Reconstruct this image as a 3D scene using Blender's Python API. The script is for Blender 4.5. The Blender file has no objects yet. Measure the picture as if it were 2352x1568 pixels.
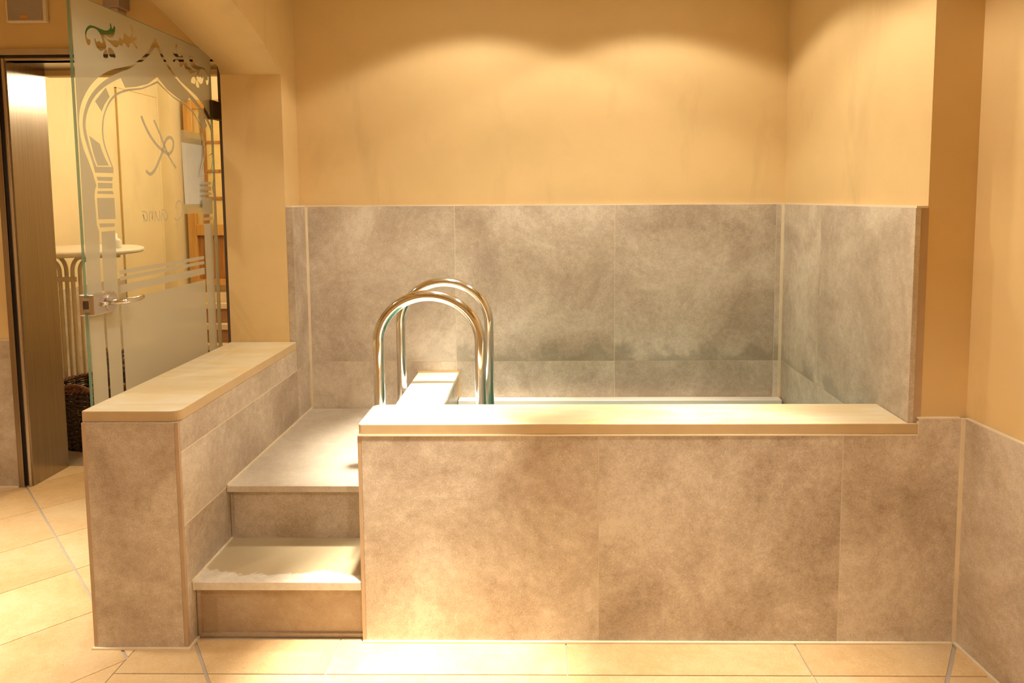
import bpy, bmesh, math, random
from mathutils import Vector, Matrix
random.seed(7)
S = bpy.context.scene
C = S.collection
PI = math.pi

# ------------------------------------------------------------------ camera, world, lights, exposure
cam_d = bpy.data.cameras.new('camera'); cam = bpy.data.objects.new('camera', cam_d); C.objects.link(cam)
F_PX, CX, CY = 1588.74, 1227.04, 583.98
cam_d.sensor_width = 36.0; cam_d.sensor_fit = 'HORIZONTAL'
cam_d.lens = F_PX / 2352 * 36.0
cam_d.shift_x = (1176 - CX) / 2352
cam_d.shift_y = (CY - 784) / 2352
cam_d.clip_start = 0.05
yaw, pitch, roll = -0.0131, 0.0822, -0.0056
fw = Vector((math.sin(yaw)*math.cos(pitch), math.cos(yaw)*math.cos(pitch), -math.sin(pitch)))
rt = Vector((math.cos(yaw), -math.sin(yaw), 0)); up = rt.cross(fw)
r2 = rt*math.cos(roll) + up*math.sin(roll); u2 = -rt*math.sin(roll) + up*math.cos(roll)
M = Matrix((r2, u2, -fw)).transposed().to_4x4(); M.translation = Vector((0, -2.0813, 1.4028))
cam.matrix_world = M
S.camera = cam

W = bpy.data.worlds.new('world'); S.world = W; W.use_nodes = True
W.node_tree.nodes['Background'].inputs[0].default_value = (1.0, 0.8, 0.55, 1)
W.node_tree.nodes['Background'].inputs[1].default_value = 0.02
vs = S.view_settings
vs.view_transform = 'Standard'; vs.look = 'None'; vs.exposure = 0.2; vs.gamma = 1.0; vs.use_curve_mapping = False

WARM = (1.0, 0.92, 0.78)
def spot(name, loc, watts, half, blend, target=None, col=WARM, rad=0.045):
    d = bpy.data.lights.new(name, 'SPOT'); d.energy = watts; d.color = col
    d.spot_size = 2*half; d.spot_blend = blend; d.shadow_soft_size = rad
    o = bpy.data.objects.new(name, d); C.objects.link(o); o.location = loc
    if target is not None:
        o.rotation_euler = (Vector(target) - Vector(loc)).to_track_quat('-Z', 'Y').to_euler()
    return o
HALO = math.radians(63)
CEIL = 2.47
# two recessed downlights over the pool
for x in (-0.29, 0.506):
    spot('pool_downlight', (x, 0.60, CEIL-0.03), 18.5, HALO, 0.17)
    spot('pool_downlight_spill', (x, 0.60, CEIL-0.03), 1.5, math.radians(86), 0.3)
    spot('pool_downlight_core', (x, 0.60, CEIL-0.03), 560 if x < 0 else 170, math.radians(21), 1.0, rad=0.07)
# room side downlights in front of the counter and over the passage
spot('front_downlight', (-0.36, -0.16, CEIL-0.03), 18, HALO, 0.3)
spot('front_downlight_core', (-0.40, -0.16, CEIL-0.03), 800, math.radians(13.5), 1.0)
spot('front_downlight', (0.50, -0.05, CEIL-0.03), 24, HALO, 0.3)
spot('front_downlight_core', (0.50, -0.22, CEIL-0.03), 210, math.radians(18), 1.0)
spot('passage_downlight', (-2.25, 0.05, CEIL-0.03), 21, HALO, 0.3)
spot('passage_downlight_core', (-2.20, 0.05, CEIL-0.03), 300, math.radians(26), 1.0)
for x, y, w in ((-1.3, -1.4, 62), (0.4, -2.2, 62), (-2.6, -1.6, 50)):  # unseen lamps added around the camera for ambient fill and bounce
    spot('room_fill_lamp', (x, y, CEIL-0.03), w, HALO, 0.3)
# the lit lounge beyond the doorway
for x, y, w in ((-1.75, 2.35, 16), (-1.9, 3.0, 26)):
    d = bpy.data.lights.new('lounge_lamp', 'POINT'); d.energy = w; d.color = (1.0, 0.86, 0.6); d.shadow_soft_size = 0.05
    o = bpy.data.objects.new('lounge_lamp', d); C.objects.link(o); o.location = (x, y, 2.12)

# ------------------------------------------------------------------ materials
def nt(name):
    m = bpy.data.materials.new(name); m.use_nodes = True
    t = m.node_tree; return m, t, t.nodes['Principled BSDF']
def N(t, ty, **k):
    n = t.nodes.new(ty)
    for a, v in k.items(): setattr(n, a, v)
    return n
def L(t, a, b): t.links.new(a, b)
def ramp(t, fac, stops):
    r = N(t, 'ShaderNodeValToRGB'); e = r.color_ramp.elements
    while len(e) < len(stops): e.new(0.5)
    for i, (p, c) in enumerate(stops):
        e[i].position = p; e[i].color = (*c, 1)
    L(t, fac, r.inputs[0]); return r
def noise(t, vec, scale, detail=4, rough=0.55, dist=0.0):
    n = N(t, 'ShaderNodeTexNoise'); n.inputs['Scale'].default_value = scale
    n.inputs['Detail'].default_value = detail; n.inputs['Roughness'].default_value = rough
    n.inputs['Distortion'].default_value = dist
    if vec is not None: L(t, vec, n.inputs['Vector'])
    return n
def mixc(t, fac, a, b, mode='MIX'):
    m = N(t, 'ShaderNodeMix', data_type='RGBA', blend_type=mode)
    for s, v in ((0, fac), (6, a), (7, b)):
        if isinstance(v, (int, float)): m.inputs[s].default_value = v
        elif isinstance(v, tuple): m.inputs[s].default_value = (*v, 1)
        else: L(t, v, m.inputs[s])
    return m.outputs[2]
def mathn(t, op, a, b=None, clamp=False):
    m = N(t, 'ShaderNodeMath', operation=op, use_clamp=clamp)
    for i, v in enumerate((a, b)):
        if v is None: continue
        if isinstance(v, (int, float)): m.inputs[i].default_value = v
        else: L(t, v, m.inputs[i])
    return m.outputs[0]
def maprange(t, v, a, b, c=0.0, d=1.0):
    m = N(t, 'ShaderNodeMapRange'); L(t, v, m.inputs[0])
    for i, x in enumerate((a, b, c, d)): m.inputs[i+1].default_value = x
    return m.outputs[0]
def bump(t, p, h, strength, dist=0.002):
    b = N(t, 'ShaderNodeBump'); b.inputs['Strength'].default_value = strength; b.inputs['Distance'].default_value = dist
    L(t, h, b.inputs['Height']); L(t, b.outputs[0], p.inputs['Normal'])
def simple(name, col, rough=0.5, metal=0.0, var=0.06, scale=12, spec=0.5):
    m, t, p = nt(name)
    tc = N(t, 'ShaderNodeTexCoord'); n = noise(t, tc.outputs['Object'], scale)
    lo = tuple(c*(1-var) for c in col); hi = tuple(min(1, c*(1+var)) for c in col)
    r = ramp(t, n.outputs[0], [(0.3, lo), (0.7, hi)]); L(t, r.outputs[0], p.inputs['Base Color'])
    p.inputs['Roughness'].default_value = rough; p.inputs['Metallic'].default_value = metal
    p.inputs['Specular IOR Level'].default_value = spec
    return m

def plaster(name, col):
    m, t, p = nt(name)
    tc = N(t, 'ShaderNodeTexCoord'); o = tc.outputs['Object']
    a = noise(t, o, 2.2, 5, 0.6); b = noise(t, o, 90, 3)
    r = ramp(t, a.outputs[0], [(0.3, tuple(c*0.94 for c in col)), (0.7, tuple(min(1, c*1.04) for c in col))])
    mp = N(t, 'ShaderNodeMapping'); mp.inputs['Scale'].default_value = (5.0, 5.0, 1.6); L(t, o, mp.inputs[0])
    sm = noise(t, mp.outputs[0], 1.0, 5, 0.6, 0.4)
    k = mathn(t, 'MULTIPLY', maprange(t, sm.outputs[0], 0.56, 0.74), 0.38)
    L(t, mixc(t, k, r.outputs[0], tuple(c*0.72 for c in col)), p.inputs['Base Color']); p.inputs['Roughness'].default_value = 0.6
    p.inputs['Specular IOR Level'].default_value = 0.25
    bump(t, p, b.outputs[0], 0.12, 0.001); return m
M_plaster = plaster('ochre_plaster', (0.765, 0.55, 0.265))
M_ceiling = plaster('ceiling_paint', (0.86, 0.77, 0.58))
M_cream = plaster('cream_paint', (0.88, 0.74, 0.47))

def stone_tile(name, dark, mid, light, scale=1.0, band=False, rough=0.38):
    m, t, p = nt(name)
    tc = N(t, 'ShaderNodeTexCoord'); g = N(t, 'ShaderNodeNewGeometry')
    off = N(t, 'ShaderNodeCombineXYZ')
    rnd = g.outputs['Random Per Island']
    L(t, mathn(t, 'MULTIPLY', rnd, 37.0), off.inputs[0]); L(t, mathn(t, 'MULTIPLY', rnd, 71.0), off.inputs[1]); L(t, mathn(t, 'MULTIPLY', rnd, 19.0), off.inputs[2])
    va = N(t, 'ShaderNodeVectorMath', operation='ADD'); L(t, tc.outputs['Object'], va.inputs[0]); L(t, off.outputs[0], va.inputs[1])
    v = va.outputs[0]
    big = noise(t, v, 2.6*scale, 7, 0.66, 0.5); fine = noise(t, v, 38*scale, 5, 0.7); grain = noise(t, v, 210*scale, 2, 0.6)
    f = mathn(t, 'ADD', mathn(t, 'MULTIPLY', big.outputs[0], 0.58), mathn(t, 'ADD', mathn(t, 'MULTIPLY', fine.outputs[0], 0.22), mathn(t, 'MULTIPLY', grain.outputs[0], 0.20)))
    r = ramp(t, f, [(0.40, dark), (0.50, mid), (0.60, light)])
    col = r.outputs[0]
    # pale flecks and dark pits
    vo = N(t, 'ShaderNodeTexVoronoi'); vo.inputs['Scale'].default_value = 90*scale; L(t, v, vo.inputs['Vector'])
    fl = mathn(t, 'LESS_THAN', vo.outputs['Distance'], 0.13)
    gate = mathn(t, 'GREATER_THAN', big.outputs[0], 0.47)
    col = mixc(t, mathn(t, 'MULTIPLY', mathn(t, 'MULTIPLY', fl, gate), 0.5), col, tuple(min(1, c*1.35) for c in light))
    vp = N(t, 'ShaderNodeTexVoronoi'); vp.inputs['Scale'].default_value = 26*scale; L(t, v, vp.inputs['Vector'])
    pit = mathn(t, 'LESS_THAN', vp.outputs['Distance'], 0.045)
    col = mixc(t, mathn(t, 'MULTIPLY', pit, 0.5), col, tuple(c*0.6 for c in dark))
    if band:  # grey limescale clouds with ragged outlines low on the big tiles
        sx = N(t, 'ShaderNodeSeparateXYZ'); L(t, tc.outputs['Object'], sx.inputs[0])
        # the same printed motif on every tile of the row
        cx = N(t, 'ShaderNodeCombineXYZ'); L(t, mathn(t, 'MODULO', mathn(t, 'ADD', sx.outputs[0], 3.4147), 0.75), cx.inputs[0]); L(t, sx.outputs[1], cx.inputs[1]); L(t, sx.outputs[2], cx.inputs[2])
        cl = noise(t, cx.outputs[0], 5.5, 6, 0.62, 0.4)
        h = maprange(t, sx.outputs[2], 0.63, 0.83, 0.30, -0.20)
        a = maprange(t, mathn(t, 'ADD', cl.outputs[0], h), 0.66, 0.78)
        a = mathn(t, 'MULTIPLY', a, maprange(t, sx.outputs[0], -0.415, -0.414, 0.35, 1.0))
        above = mathn(t, 'GREATER_THAN', sx.outputs[2], 0.6285)
        col = mixc(t, mathn(t, 'MULTIPLY', mathn(t, 'MULTIPLY', a, above), 0.6), col, (0.32, 0.275, 0.205))
    tone = maprange(t, rnd, 0, 1, 0.93, 1.05)
    hsv = N(t, 'ShaderNodeHueSaturation'); L(t, tone, hsv.inputs['Value']); L(t, col, hsv.inputs['Color'])
    L(t, hsv.outputs[0], p.inputs['Base Color'])
    p.inputs['Roughness'].default_value = rough; p.inputs['Specular IOR Level'].default_value = 0.4
    bump(t, p, f, 0.10, 0.001); return m
M_tile = stone_tile('grey_beige_stone_tile', (0.40, 0.305, 0.215), (0.555, 0.455, 0.34), (0.72, 0.62, 0.49))
M_tile_pool = stone_tile('grey_stone_tile_pool', (0.44, 0.355, 0.265), (0.60, 0.505, 0.39), (0.76, 0.67, 0.54), band=True)
M_tread = stone_tile('pale_stone_tread', (0.50, 0.42, 0.32), (0.60, 0.52, 0.41), (0.70, 0.61, 0.49))
M_floor = stone_tile('terracotta_cream_floor_tile', (0.66, 0.43, 0.20), (0.75, 0.52, 0.265), (0.80, 0.60, 0.35), scale=0.8, rough=0.34)
M_dfloor = stone_tile('brown_lounge_floor_tile', (0.28, 0.21, 0.14), (0.34, 0.26, 0.18), (0.40, 0.31, 0.22))
M_edge = simple('tile_cut_edge', (0.52, 0.36, 0.22), 0.6)
M_grout = simple('pale_grout', (0.80, 0.68, 0.50), 0.7)
M_fgrout = simple('grey_floor_grout', (0.50, 0.42, 0.33), 0.75)
M_seal = simple('cream_silicone', (0.86, 0.72, 0.50), 0.45)
M_steel = simple('polished_steel', (0.80, 0.79, 0.77), 0.10, 1.0, 0.01)
M_satin = simple('satin_steel', (0.66, 0.60, 0.54), 0.30, 1.0, 0.03)
M_dark = simple('dark_metal', (0.085, 0.06, 0.04), 0.4, 0.3)
M_shadowgap = simple('dark_rubber', (0.10, 0.075, 0.055), 0.7)
M_white = simple('white_plastic', (0.85, 0.80, 0.70), 0.35)
M_legs = simple('cream_tube_paint', (0.84, 0.74, 0.58), 0.35)
M_spk = simple('speaker_shell', (0.86, 0.74, 0.55), 0.5)
M_grille = simple('speaker_grille', (0.40, 0.33, 0.27), 0.7)
M_badge = simple('orange_badge', (0.75, 0.30, 0.03), 0.5)
M_box = simple('grey_box_plastic', (0.40, 0.30, 0.24), 0.5)
M_paper = simple('white_paper', (0.86, 0.80, 0.78), 0.8, 0, 0.03, 30)
M_mark = simple('faint_print', (0.55, 0.50, 0.48), 0.8)
M_teal = simple('pool_liner', (0.26, 0.42, 0.35), 0.4)
M_green = simple('sign_green', (0.03, 0.20, 0.04), 0.4)
M_signwhite = simple('sign_white', (0.9, 0.9, 0.85), 0.4)

# brushed steel with vertical grain
def brushed():
    m, t, p = nt('brushed_steel')
    tc = N(t, 'ShaderNodeTexCoord'); mp = N(t, 'ShaderNodeMapping'); mp.inputs['Scale'].default_value = (260, 260, 2.2)
    L(t, tc.outputs['Object'], mp.inputs[0]); n = noise(t, mp.outputs[0], 1.0, 3)
    r = ramp(t, n.outputs[0], [(0.3, (0.33, 0.27, 0.21)), (0.7, (0.42, 0.35, 0.275))]); L(t, r.outputs[0], p.inputs['Base Color'])
    p.inputs['Metallic'].default_value = 1.0; p.inputs['Roughness'].default_value = 0.25
    bump(t, p, n.outputs[0], 0.05, 0.0005); return m
M_brushed = brushed()

# cream limestone slab with long soft yellow veins
def slab_mat(name, base, vein, pale, rot=0.0, rough=0.3):
    m, t, p = nt(name)
    tc = N(t, 'ShaderNodeTexCoord'); mp = N(t, 'ShaderNodeMapping'); mp.inputs['Scale'].default_value = (2.0, 9.0, 6.0); mp.inputs['Rotation'].default_value = (0, 0, rot)
    L(t, tc.outputs['Object'], mp.inputs[0])
    a = noise(t, mp.outputs[0], 1.6, 6, 0.6, 1.2); b = noise(t, tc.outputs['Object'], 70, 3)
    r = ramp(t, a.outputs[0], [(0.32, vein), (0.5, base), (0.66, pale)])
    L(t, mixc(t, 0.12, r.outputs[0], b.outputs['Color'], 'OVERLAY'), p.inputs['Base Color'])
    p.inputs['Roughness'].default_value = rough; return m
M_slab = slab_mat('cream_limestone', (0.80, 0.66, 0.41), (0.80, 0.60, 0.30), (0.84, 0.74, 0.54))
M_slab_l = slab_mat('cream_limestone_long', (0.85, 0.72, 0.46), (0.85, 0.64, 0.30), (0.88, 0.80, 0.62), rot=1.15)
M_slab_edge = simple('darker_slab_edge', (0.60, 0.43, 0.23), 0.5)  # vertical faces of both coping slabs, darker than their tops
M_curb = slab_mat('white_limestone', (0.86, 0.80, 0.68), (0.84, 0.76, 0.60), (0.88, 0.83, 0.74))

# lower tread with a damp patch that stops short of the nosing
def wet_tread():
    m, t, p = nt('damp_stone_tread')
    tc = N(t, 'ShaderNodeTexCoord'); o = tc.outputs['Object']
    sx = N(t, 'ShaderNodeSeparateXYZ'); L(t, o, sx.inputs[0])
    n = noise(t, o, 9, 5, 0.6); b = noise(t, o, 40, 5, 0.7)
    r = ramp(t, b.outputs[0], [(0.35, (0.66, 0.57, 0.44)), (0.65, (0.76, 0.68, 0.56))])
    e = mathn(t, 'ADD', sx.outputs[1], mathn(t, 'MULTIPLY', mathn(t, 'SUBTRACT', n.outputs[0], 0.5), 0.20))
    wet = maprange(t, e, 0.056, 0.064)
    col = mixc(t, mathn(t, 'MULTIPLY', wet, 0.85), r.outputs[0], (0.48, 0.37, 0.20))
    L(t, col, p.inputs['Base Color']); L(t, maprange(t, wet, 0, 1, 0.55, 0.28), p.inputs['Roughness']); return m
M_wet = wet_tread()

def wood(name, c1, c2, scale=(30, 30, 2)):
    m, t, p = nt(name)
    tc = N(t, 'ShaderNodeTexCoord'); mp = N(t, 'ShaderNodeMapping'); mp.inputs['Scale'].default_value = scale
    L(t, tc.outputs['Object'], mp.inputs[0]); n = noise(t, mp.outputs[0], 1.0, 5, 0.6, 0.8)
    r = ramp(t, n.outputs[0], [(0.3, c1), (0.7, c2)]); L(t, r.outputs[0], p.inputs['Base Color']); p.inputs['Roughness'].default_value = 0.45
    return m
M_wood = wood('honey_pine', (0.52, 0.24, 0.05), (0.72, 0.40, 0.11))
M_wood_d = wood('dark_pine_panel', (0.22, 0.085, 0.015), (0.50, 0.22, 0.05))
M_wicker = wood('dark_wicker', (0.02, 0.010, 0.006), (0.075, 0.032, 0.014), (60, 60, 60))
M_braid = wood('brown_willow_braid', (0.07, 0.028, 0.012), (0.26, 0.095, 0.03), (50, 50, 50))

def thin_glass(name, tint, refl=0.06, rough=0.0):
    m = bpy.data.materials.new(name); m.use_nodes = True; t = m.node_tree; t.nodes.clear()
    out = N(t, 'ShaderNodeOutputMaterial'); tr = N(t, 'ShaderNodeBsdfTransparent'); gl = N(t, 'ShaderNodeBsdfGlossy')
    tr.inputs[0].default_value = (*tint, 1); gl.inputs['Roughness'].default_value = rough
    fr = N(t, 'ShaderNodeFresnel'); fr.inputs[0].default_value = 1.45
    mx = N(t, 'ShaderNodeMixShader'); ge = N(t, 'ShaderNodeNewGeometry'); fm = mathn(t, 'MULTIPLY', fr.outputs[0], mathn(t, 'SUBTRACT', 1.0, ge.outputs['Backfacing'])); L(t, fm, mx.inputs[0]); L(t, tr.outputs[0], mx.inputs[1]); L(t, gl.outputs[0], mx.inputs[2])
    L(t, mx.outputs[0], out.inputs[0]); return m
M_glass = thin_glass('clear_glass', (0.97, 0.985, 0.96))
M_water = thin_glass('pool_water', (0.60, 0.82, 0.74))
M_amber = simple('amber_glass', (0.72, 0.52, 0.20), 0.15)
M_tape = None
def frost(name, tcol, dcol, mt, md):
    m = bpy.data.materials.new(name); m.use_nodes = True; t = m.node_tree; t.nodes.clear()
    out = N(t, 'ShaderNodeOutputMaterial'); tl = N(t, 'ShaderNodeBsdfTranslucent'); df = N(t, 'ShaderNodeBsdfDiffuse'); tr = N(t, 'ShaderNodeBsdfTransparent')
    tc = N(t, 'ShaderNodeTexCoord'); n = noise(t, tc.outputs['Object'], 300, 2)
    r = ramp(t, n.outputs[0], [(0.3, tuple(c*0.95 for c in dcol)), (0.7, dcol)]); L(t, r.outputs[0], df.inputs[0])
    tl.inputs[0].default_value = (*tcol, 1)
    a = N(t, 'ShaderNodeMixShader'); a.inputs[0].default_value = md; L(t, tl.outputs[0], a.inputs[1]); L(t, df.outputs[0], a.inputs[2])
    b = N(t, 'ShaderNodeMixShader'); b.inputs[0].default_value = mt; L(t, a.outputs[0], b.inputs[1]); L(t, tr.outputs[0], b.inputs[2])
    L(t, b.outputs[0], out.inputs[0]); return m
M_frost = frost('frosted_glass', (0.70, 0.65, 0.48), (0.60, 0.55, 0.41), 0.10, 0.5)
M_gedge = frost('green_glass_edge', (0.25, 0.45, 0.36), (0.22, 0.38, 0.30), 0.15, 0.5)
M_tape = frost('clear_tape', (0.90, 0.78, 0.50), (0.85, 0.72, 0.44), 0.55, 0.5)

# ------------------------------------------------------------------ mesh helpers
class MB:
    def __init__(s): s.bm = bmesh.new()
    def quad(s, pts, mi=0):
        f = s.bm.faces.new([s.bm.verts.new(p) for p in pts]); f.material_index = mi; return f
    def box(s, x0, x1, y0, y1, z0, z1, mi=0):
        v = [s.bm.verts.new((x, y, z)) for z in (z0, z1) for y in (y0, y1) for x in (x0, x1)]
        for q in ((0,2,3,1), (4,5,7,6), (0,1,5,4), (2,6,7,3), (0,4,6,2), (1,3,7,5)):
            f = s.bm.faces.new([v[i] for i in q]); f.material_index = mi
        return s
    def prism(s, pts, z0, z1, mi=0, axis='Z'):
        def P(a, b, c): return {'Z': (a, b, c), 'X': (c, a, b), 'Y': (a, c, b)}[axis]
        lo = [s.bm.verts.new(P(a, b, z0)) for a, b in pts]; hi = [s.bm.verts.new(P(a, b, z1)) for a, b in pts]
        n = len(pts)
        fs = [s.bm.faces.new(lo[::-1]), s.bm.faces.new(hi)]
        for i in range(n): fs.append(s.bm.faces.new((lo[i], lo[(i+1) % n], hi[(i+1) % n], hi[i])))
        for f in fs: f.material_index = mi
        return s
    def tube(s, pts, r, seg=16, mi=0, cap=True, closed=False):
        pts = [Vector(p) for p in pts]; n = len(pts); rings = []
        prev = None
        for i, p in enumerate(pts):
            if closed: d = (pts[(i+1) % n] - pts[i-1]).normalized()
            else: d = (pts[min(i+1, n-1)] - pts[max(i-1, 0)]).normalized()
            if prev is None:
                a = Vector((0, 0, 1)) if abs(d.z) < 0.9 else Vector((0, 1, 0)); a = (a - d*a.dot(d)).normalized()
            else: a = (prev - d*prev.dot(d)).normalized()
            prev = a; b = d.cross(a); rr = r[i] if isinstance(r, (list, tuple)) else r
            rings.append([s.bm.verts.new(p + (a*math.cos(2*PI*k/seg) + b*math.sin(2*PI*k/seg))*rr) for k in range(seg)])
        for i in range(n if closed else n-1):
            A, B = rings[i], rings[(i+1) % n]
            for k in range(seg):
                f = s.bm.faces.new((A[k], A[(k+1) % seg], B[(k+1) % seg], B[k])); f.material_index = mi; f.smooth = True
        if cap and not closed:
            for R in (rings[0][::-1], rings[-1]): f = s.bm.faces.new(R); f.material_index = mi
        return s
    def lathe(s, prof, cx, cy, seg=40, mi=0):
        rings = []
        for r, z in prof:
            rings.append([s.bm.verts.new((cx + max(r, 1e-4)*math.cos(2*PI*k/seg), cy + max(r, 1e-4)*math.sin(2*PI*k/seg), z)) for k in range(seg)])
        for A, B in zip(rings, rings[1:]):
            for k in range(seg):
                f = s.bm.faces.new((A[k], A[(k+1) % seg], B[(k+1) % seg], B[k])); f.material_index = mi; f.smooth = True
        return s
    def build(s, name, mats, parent=None, bevel=0.0, segs=2):
        bmesh.ops.recalc_face_normals(s.bm, faces=s.bm.faces)
        me = bpy.data.meshes.new(name); s.bm.to_mesh(me); s.bm.free()
        for m in (mats if isinstance(mats, (list, tuple)) else [mats]): me.materials.append(m)
        o = bpy.data.objects.new(name, me); C.objects.link(o)
        if parent is not None:
            o.parent = parent; o.matrix_parent_inverse = Matrix.Translation(parent.location).inverted()
        if bevel:
            b = o.modifiers.new('bevel', 'BEVEL'); b.width = bevel; b.segments = segs; b.limit_method = 'ANGLE'; b.angle_limit = 0.7
        return o
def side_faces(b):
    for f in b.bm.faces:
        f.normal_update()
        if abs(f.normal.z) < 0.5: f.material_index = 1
def thing(name, label, cat, loc=(0, 0, 0), group=None, kind=None):
    o = bpy.data.objects.new(name, None); C.objects.link(o); o.location = loc; o.empty_display_size = 0.1
    return tag(o, label, cat, group, kind)
def tag(o, label, cat, group=None, kind=None):
    o['label'] = label; o['category'] = cat
    if group: o['group'] = group
    if kind: o['kind'] = kind
    return o
def rounded(x0, x1, y0, y1, radii, n=6):
    # outline of a rectangle with its own radius per corner: (x0y0, x1y0, x1y1, x0y1)
    out = []
    for (cx, cy, sx, sy, a0), r in zip(((x0, y0, 1, 1, PI), (x1, y0, -1, 1, 1.5*PI), (x1, y1, -1, -1, 0), (x0, y1, 1, -1, 0.5*PI)), radii):
        if r <= 0: out.append((cx, cy)); continue
        for i in range(n+1):
            a = a0 + i/n*PI/2; out.append((cx + sx*r + r*math.cos(a), cy + sy*r + r*math.sin(a)))
    return out

# ------------------------------------------------------------------ main measures (metres)
XL, XLO, XA, XR = -1.116, -1.4135, -0.5784, 1.2862
YB, ZT, ZJ = 1.153, 1.3648, 0.6281
Z_SL, Z_CT = 0.759, 0.7073
PY = 0.987           # front of the pier at the end of the low wall

# ------------------------------------------------------------------ floor
def clip(poly, inside, inter):
    out = []
    for i, p in enumerate(poly):
        q = poly[i-1]
        a, b = inside(q), inside(p)
        if a != b: out.append(inter(q, p))
        if b: out.append(p)
    return out
def clip_line(poly, nx, ny, d):   # keep nx*x+ny*y <= d
    f = lambda p: nx*p[0] + ny*p[1] - d
    return clip(poly, lambda p: f(p) <= 1e-9, lambda q, p: tuple(q[i] + (p[i]-q[i])*f(q)/(f(q)-f(p)) for i in (0, 1)))
fb = MB()
XM = -1.283
SQ = math.sqrt(2)
# grout bed, as the two areas that are really floor
fb.quad([(-4.0, -3.4, -0.003), (XM, -3.4, -0.003), (XM, 1.444, -0.003), (-4.0, 1.444, -0.003)], 1)
fb.quad([(XM, -3.4, -0.003), (1.7, -3.4, -0.003), (1.7, 0.03, -0.003), (XM, 0.03, -0.003)], 1)
def floor_tile(poly):
    if len(poly) >= 3:
        a = sum(poly[i-1][0]*poly[i][1] - poly[i][0]*poly[i-1][1] for i in range(len(poly)))/2
        if abs(a) > 2e-4: fb.prism(poly, -0.006, 0.0, 0)
for qi in range(-14, 14):         # diagonal field on the left: rows along x+y
    q0 = (1.192 + 0.510*qi)/SQ; q1 = q0 + 0.510/SQ
    for pi_ in range(-8, 5):
        p0 = (-1.365 + 1.018*pi_)/SQ; p1 = p0 + 1.018/SQ
        g = 0.0015; gp = 0.004
        c = [(p0+gp, q0+g), (p1-gp, q0+g), (p1-gp, q1-g), (p0+gp, q1-g)]
        poly = [((p-q)/SQ, (p+q)/SQ) for p, q in c]
        for nx, ny, d in ((1, 0, XM-0.002), (-1, 0, 4.0), (0, 1, 1.444), (0, -1, 3.4)): poly = clip_line(poly, nx, ny, d)
        floor_tile(poly)
for r in range(-1, 9):            # straight field in front of the pool
    y1 = -0.151 - 0.36*r; y0 = y1 - 0.36
    offs = 0.066 if r == -1 else 0.069
    for k in range(-3, 4):
        x0 = offs + 0.7175*k
        g = 0.0022
        base = [(x0+g, y0+g), (x0+0.7175-g, y0+g), (x0+0.7175-g, y1-g), (x0+g, y1-g)]
        pieces = [base]
        for P in pieces:
            P = P
            for nx, ny, d in ((-1, 0, -(XM+0.002)), (1, 0, 1.65), (0, 1, 0.012), (0, -1, 3.4)): P = clip_line(P, nx, ny, d)
            # mitre joints running out from both corners
            for (ax, ay), (bx, by), w in (((-1.119, 0.005), (-0.979, -0.189), 0.005), ((1.283, -0.006), (1.16, -0.178), 0.007)):
                pass
            if len(P) < 3: continue
            nx, ny = 0.194, 0.140; ln = math.hypot(nx, ny); nx /= ln; ny /= ln; d = nx*-1.119 + ny*0.005
            for sgn in (1, -1):
                Q = clip_line(P, sgn*nx, sgn*ny, sgn*d - 0.005)
                if sgn == -1 or True:
                    mx, my = 0.172, -0.123; l2 = math.hypot(mx, my); mx /= l2; my /= l2; d2 = mx*1.283 + my*-0.006
                    for s2 in (1, -1):
                        R = clip_line(Q, s2*mx, s2*my, s2*d2 - 0.006) if len(Q) >= 3 else []
                        floor_tile(R)
floor = fb.build('floor', [M_floor, M_fgrout])
tag(floor, 'cream and terracotta stone floor tiles, laid diagonally on the left and straight before the pool', 'floor', kind='structure')
b = MB(); b.box(-3.3, 0.2, 1.444, 4.8, -0.02, 0.0)
tag(b.build('floor', M_dfloor), 'dark brown floor of the lounge beyond the steel doorway', 'floor', kind='structure')

# ------------------------------------------------------------------ ceilings and shell behind the camera
b = MB(); b.box(-4.2, 2.0, -3.6, 1.444, CEIL, CEIL+0.1)
tag(b.build('ceiling', M_ceiling), 'plain painted ceiling over the pool room', 'ceiling', kind='structure')
b = MB(); b.box(-3.4, 0.3, 1.444, 4.9, 2.55, 2.65)
tag(b.build('ceiling', M_cream), 'cream ceiling of the lounge beyond the doorway', 'ceiling', kind='structure')
b = MB(); b.box(-4.1, 1.9, -3.5, -3.4, 0, CEIL)
tag(b.build('wall_front', M_plaster), 'ochre plaster wall facing the pool', 'wall', kind='structure')
b = MB(); b.box(-4.1, -4.0, -3.4, 1.184, 0, CEIL)
tag(b.build('wall_west', M_plaster), 'ochre plaster side wall of the passage on the far left', 'wall', kind='structure')

# ------------------------------------------------------------------ pool back wall
YP = 1.168
wall = MB()
wall.box(-1.46, 1.40, YP, 1.444, -0.55, CEIL)
wb = tag(wall.build('wall_back', M_plaster), 'ochre plaster wall behind the pool, scalloped with light above grey tiles', 'wall', kind='structure')
t = MB()
g = 0.0012
xs = [XL, -0.4147, 0.3353, 1.0853, 1.122]
for a, c in zip(xs, xs[1:]):
    t.box(a+g, c-g, YB, YP-0.001, ZJ+g, ZT, 0)
    z0 = 0.40 if a < -0.6 else 0.40
    t.box(a+g, c-g, YB, YP-0.001, -0.09, ZJ-g, 0)
t.box(XL, 1.122, YB+0.0008, YP, -0.1, ZT-0.0005, 1)
t.box(XL-0.03, 1.13, YB+0.003, YP, ZT-0.0005, ZT+0.006, 1)
# corner sealant
t.box(XL, XL+0.011, YB-0.0015, YB+0.004, 0.40, ZT-0.002, 2)
t.box(1.108, 1.1235, YB-0.0015, YB+0.004, 0.36, ZT-0.002, 2)
t.build('tile_cladding', [M_tile_pool, M_grout, M_seal], wb)

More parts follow.
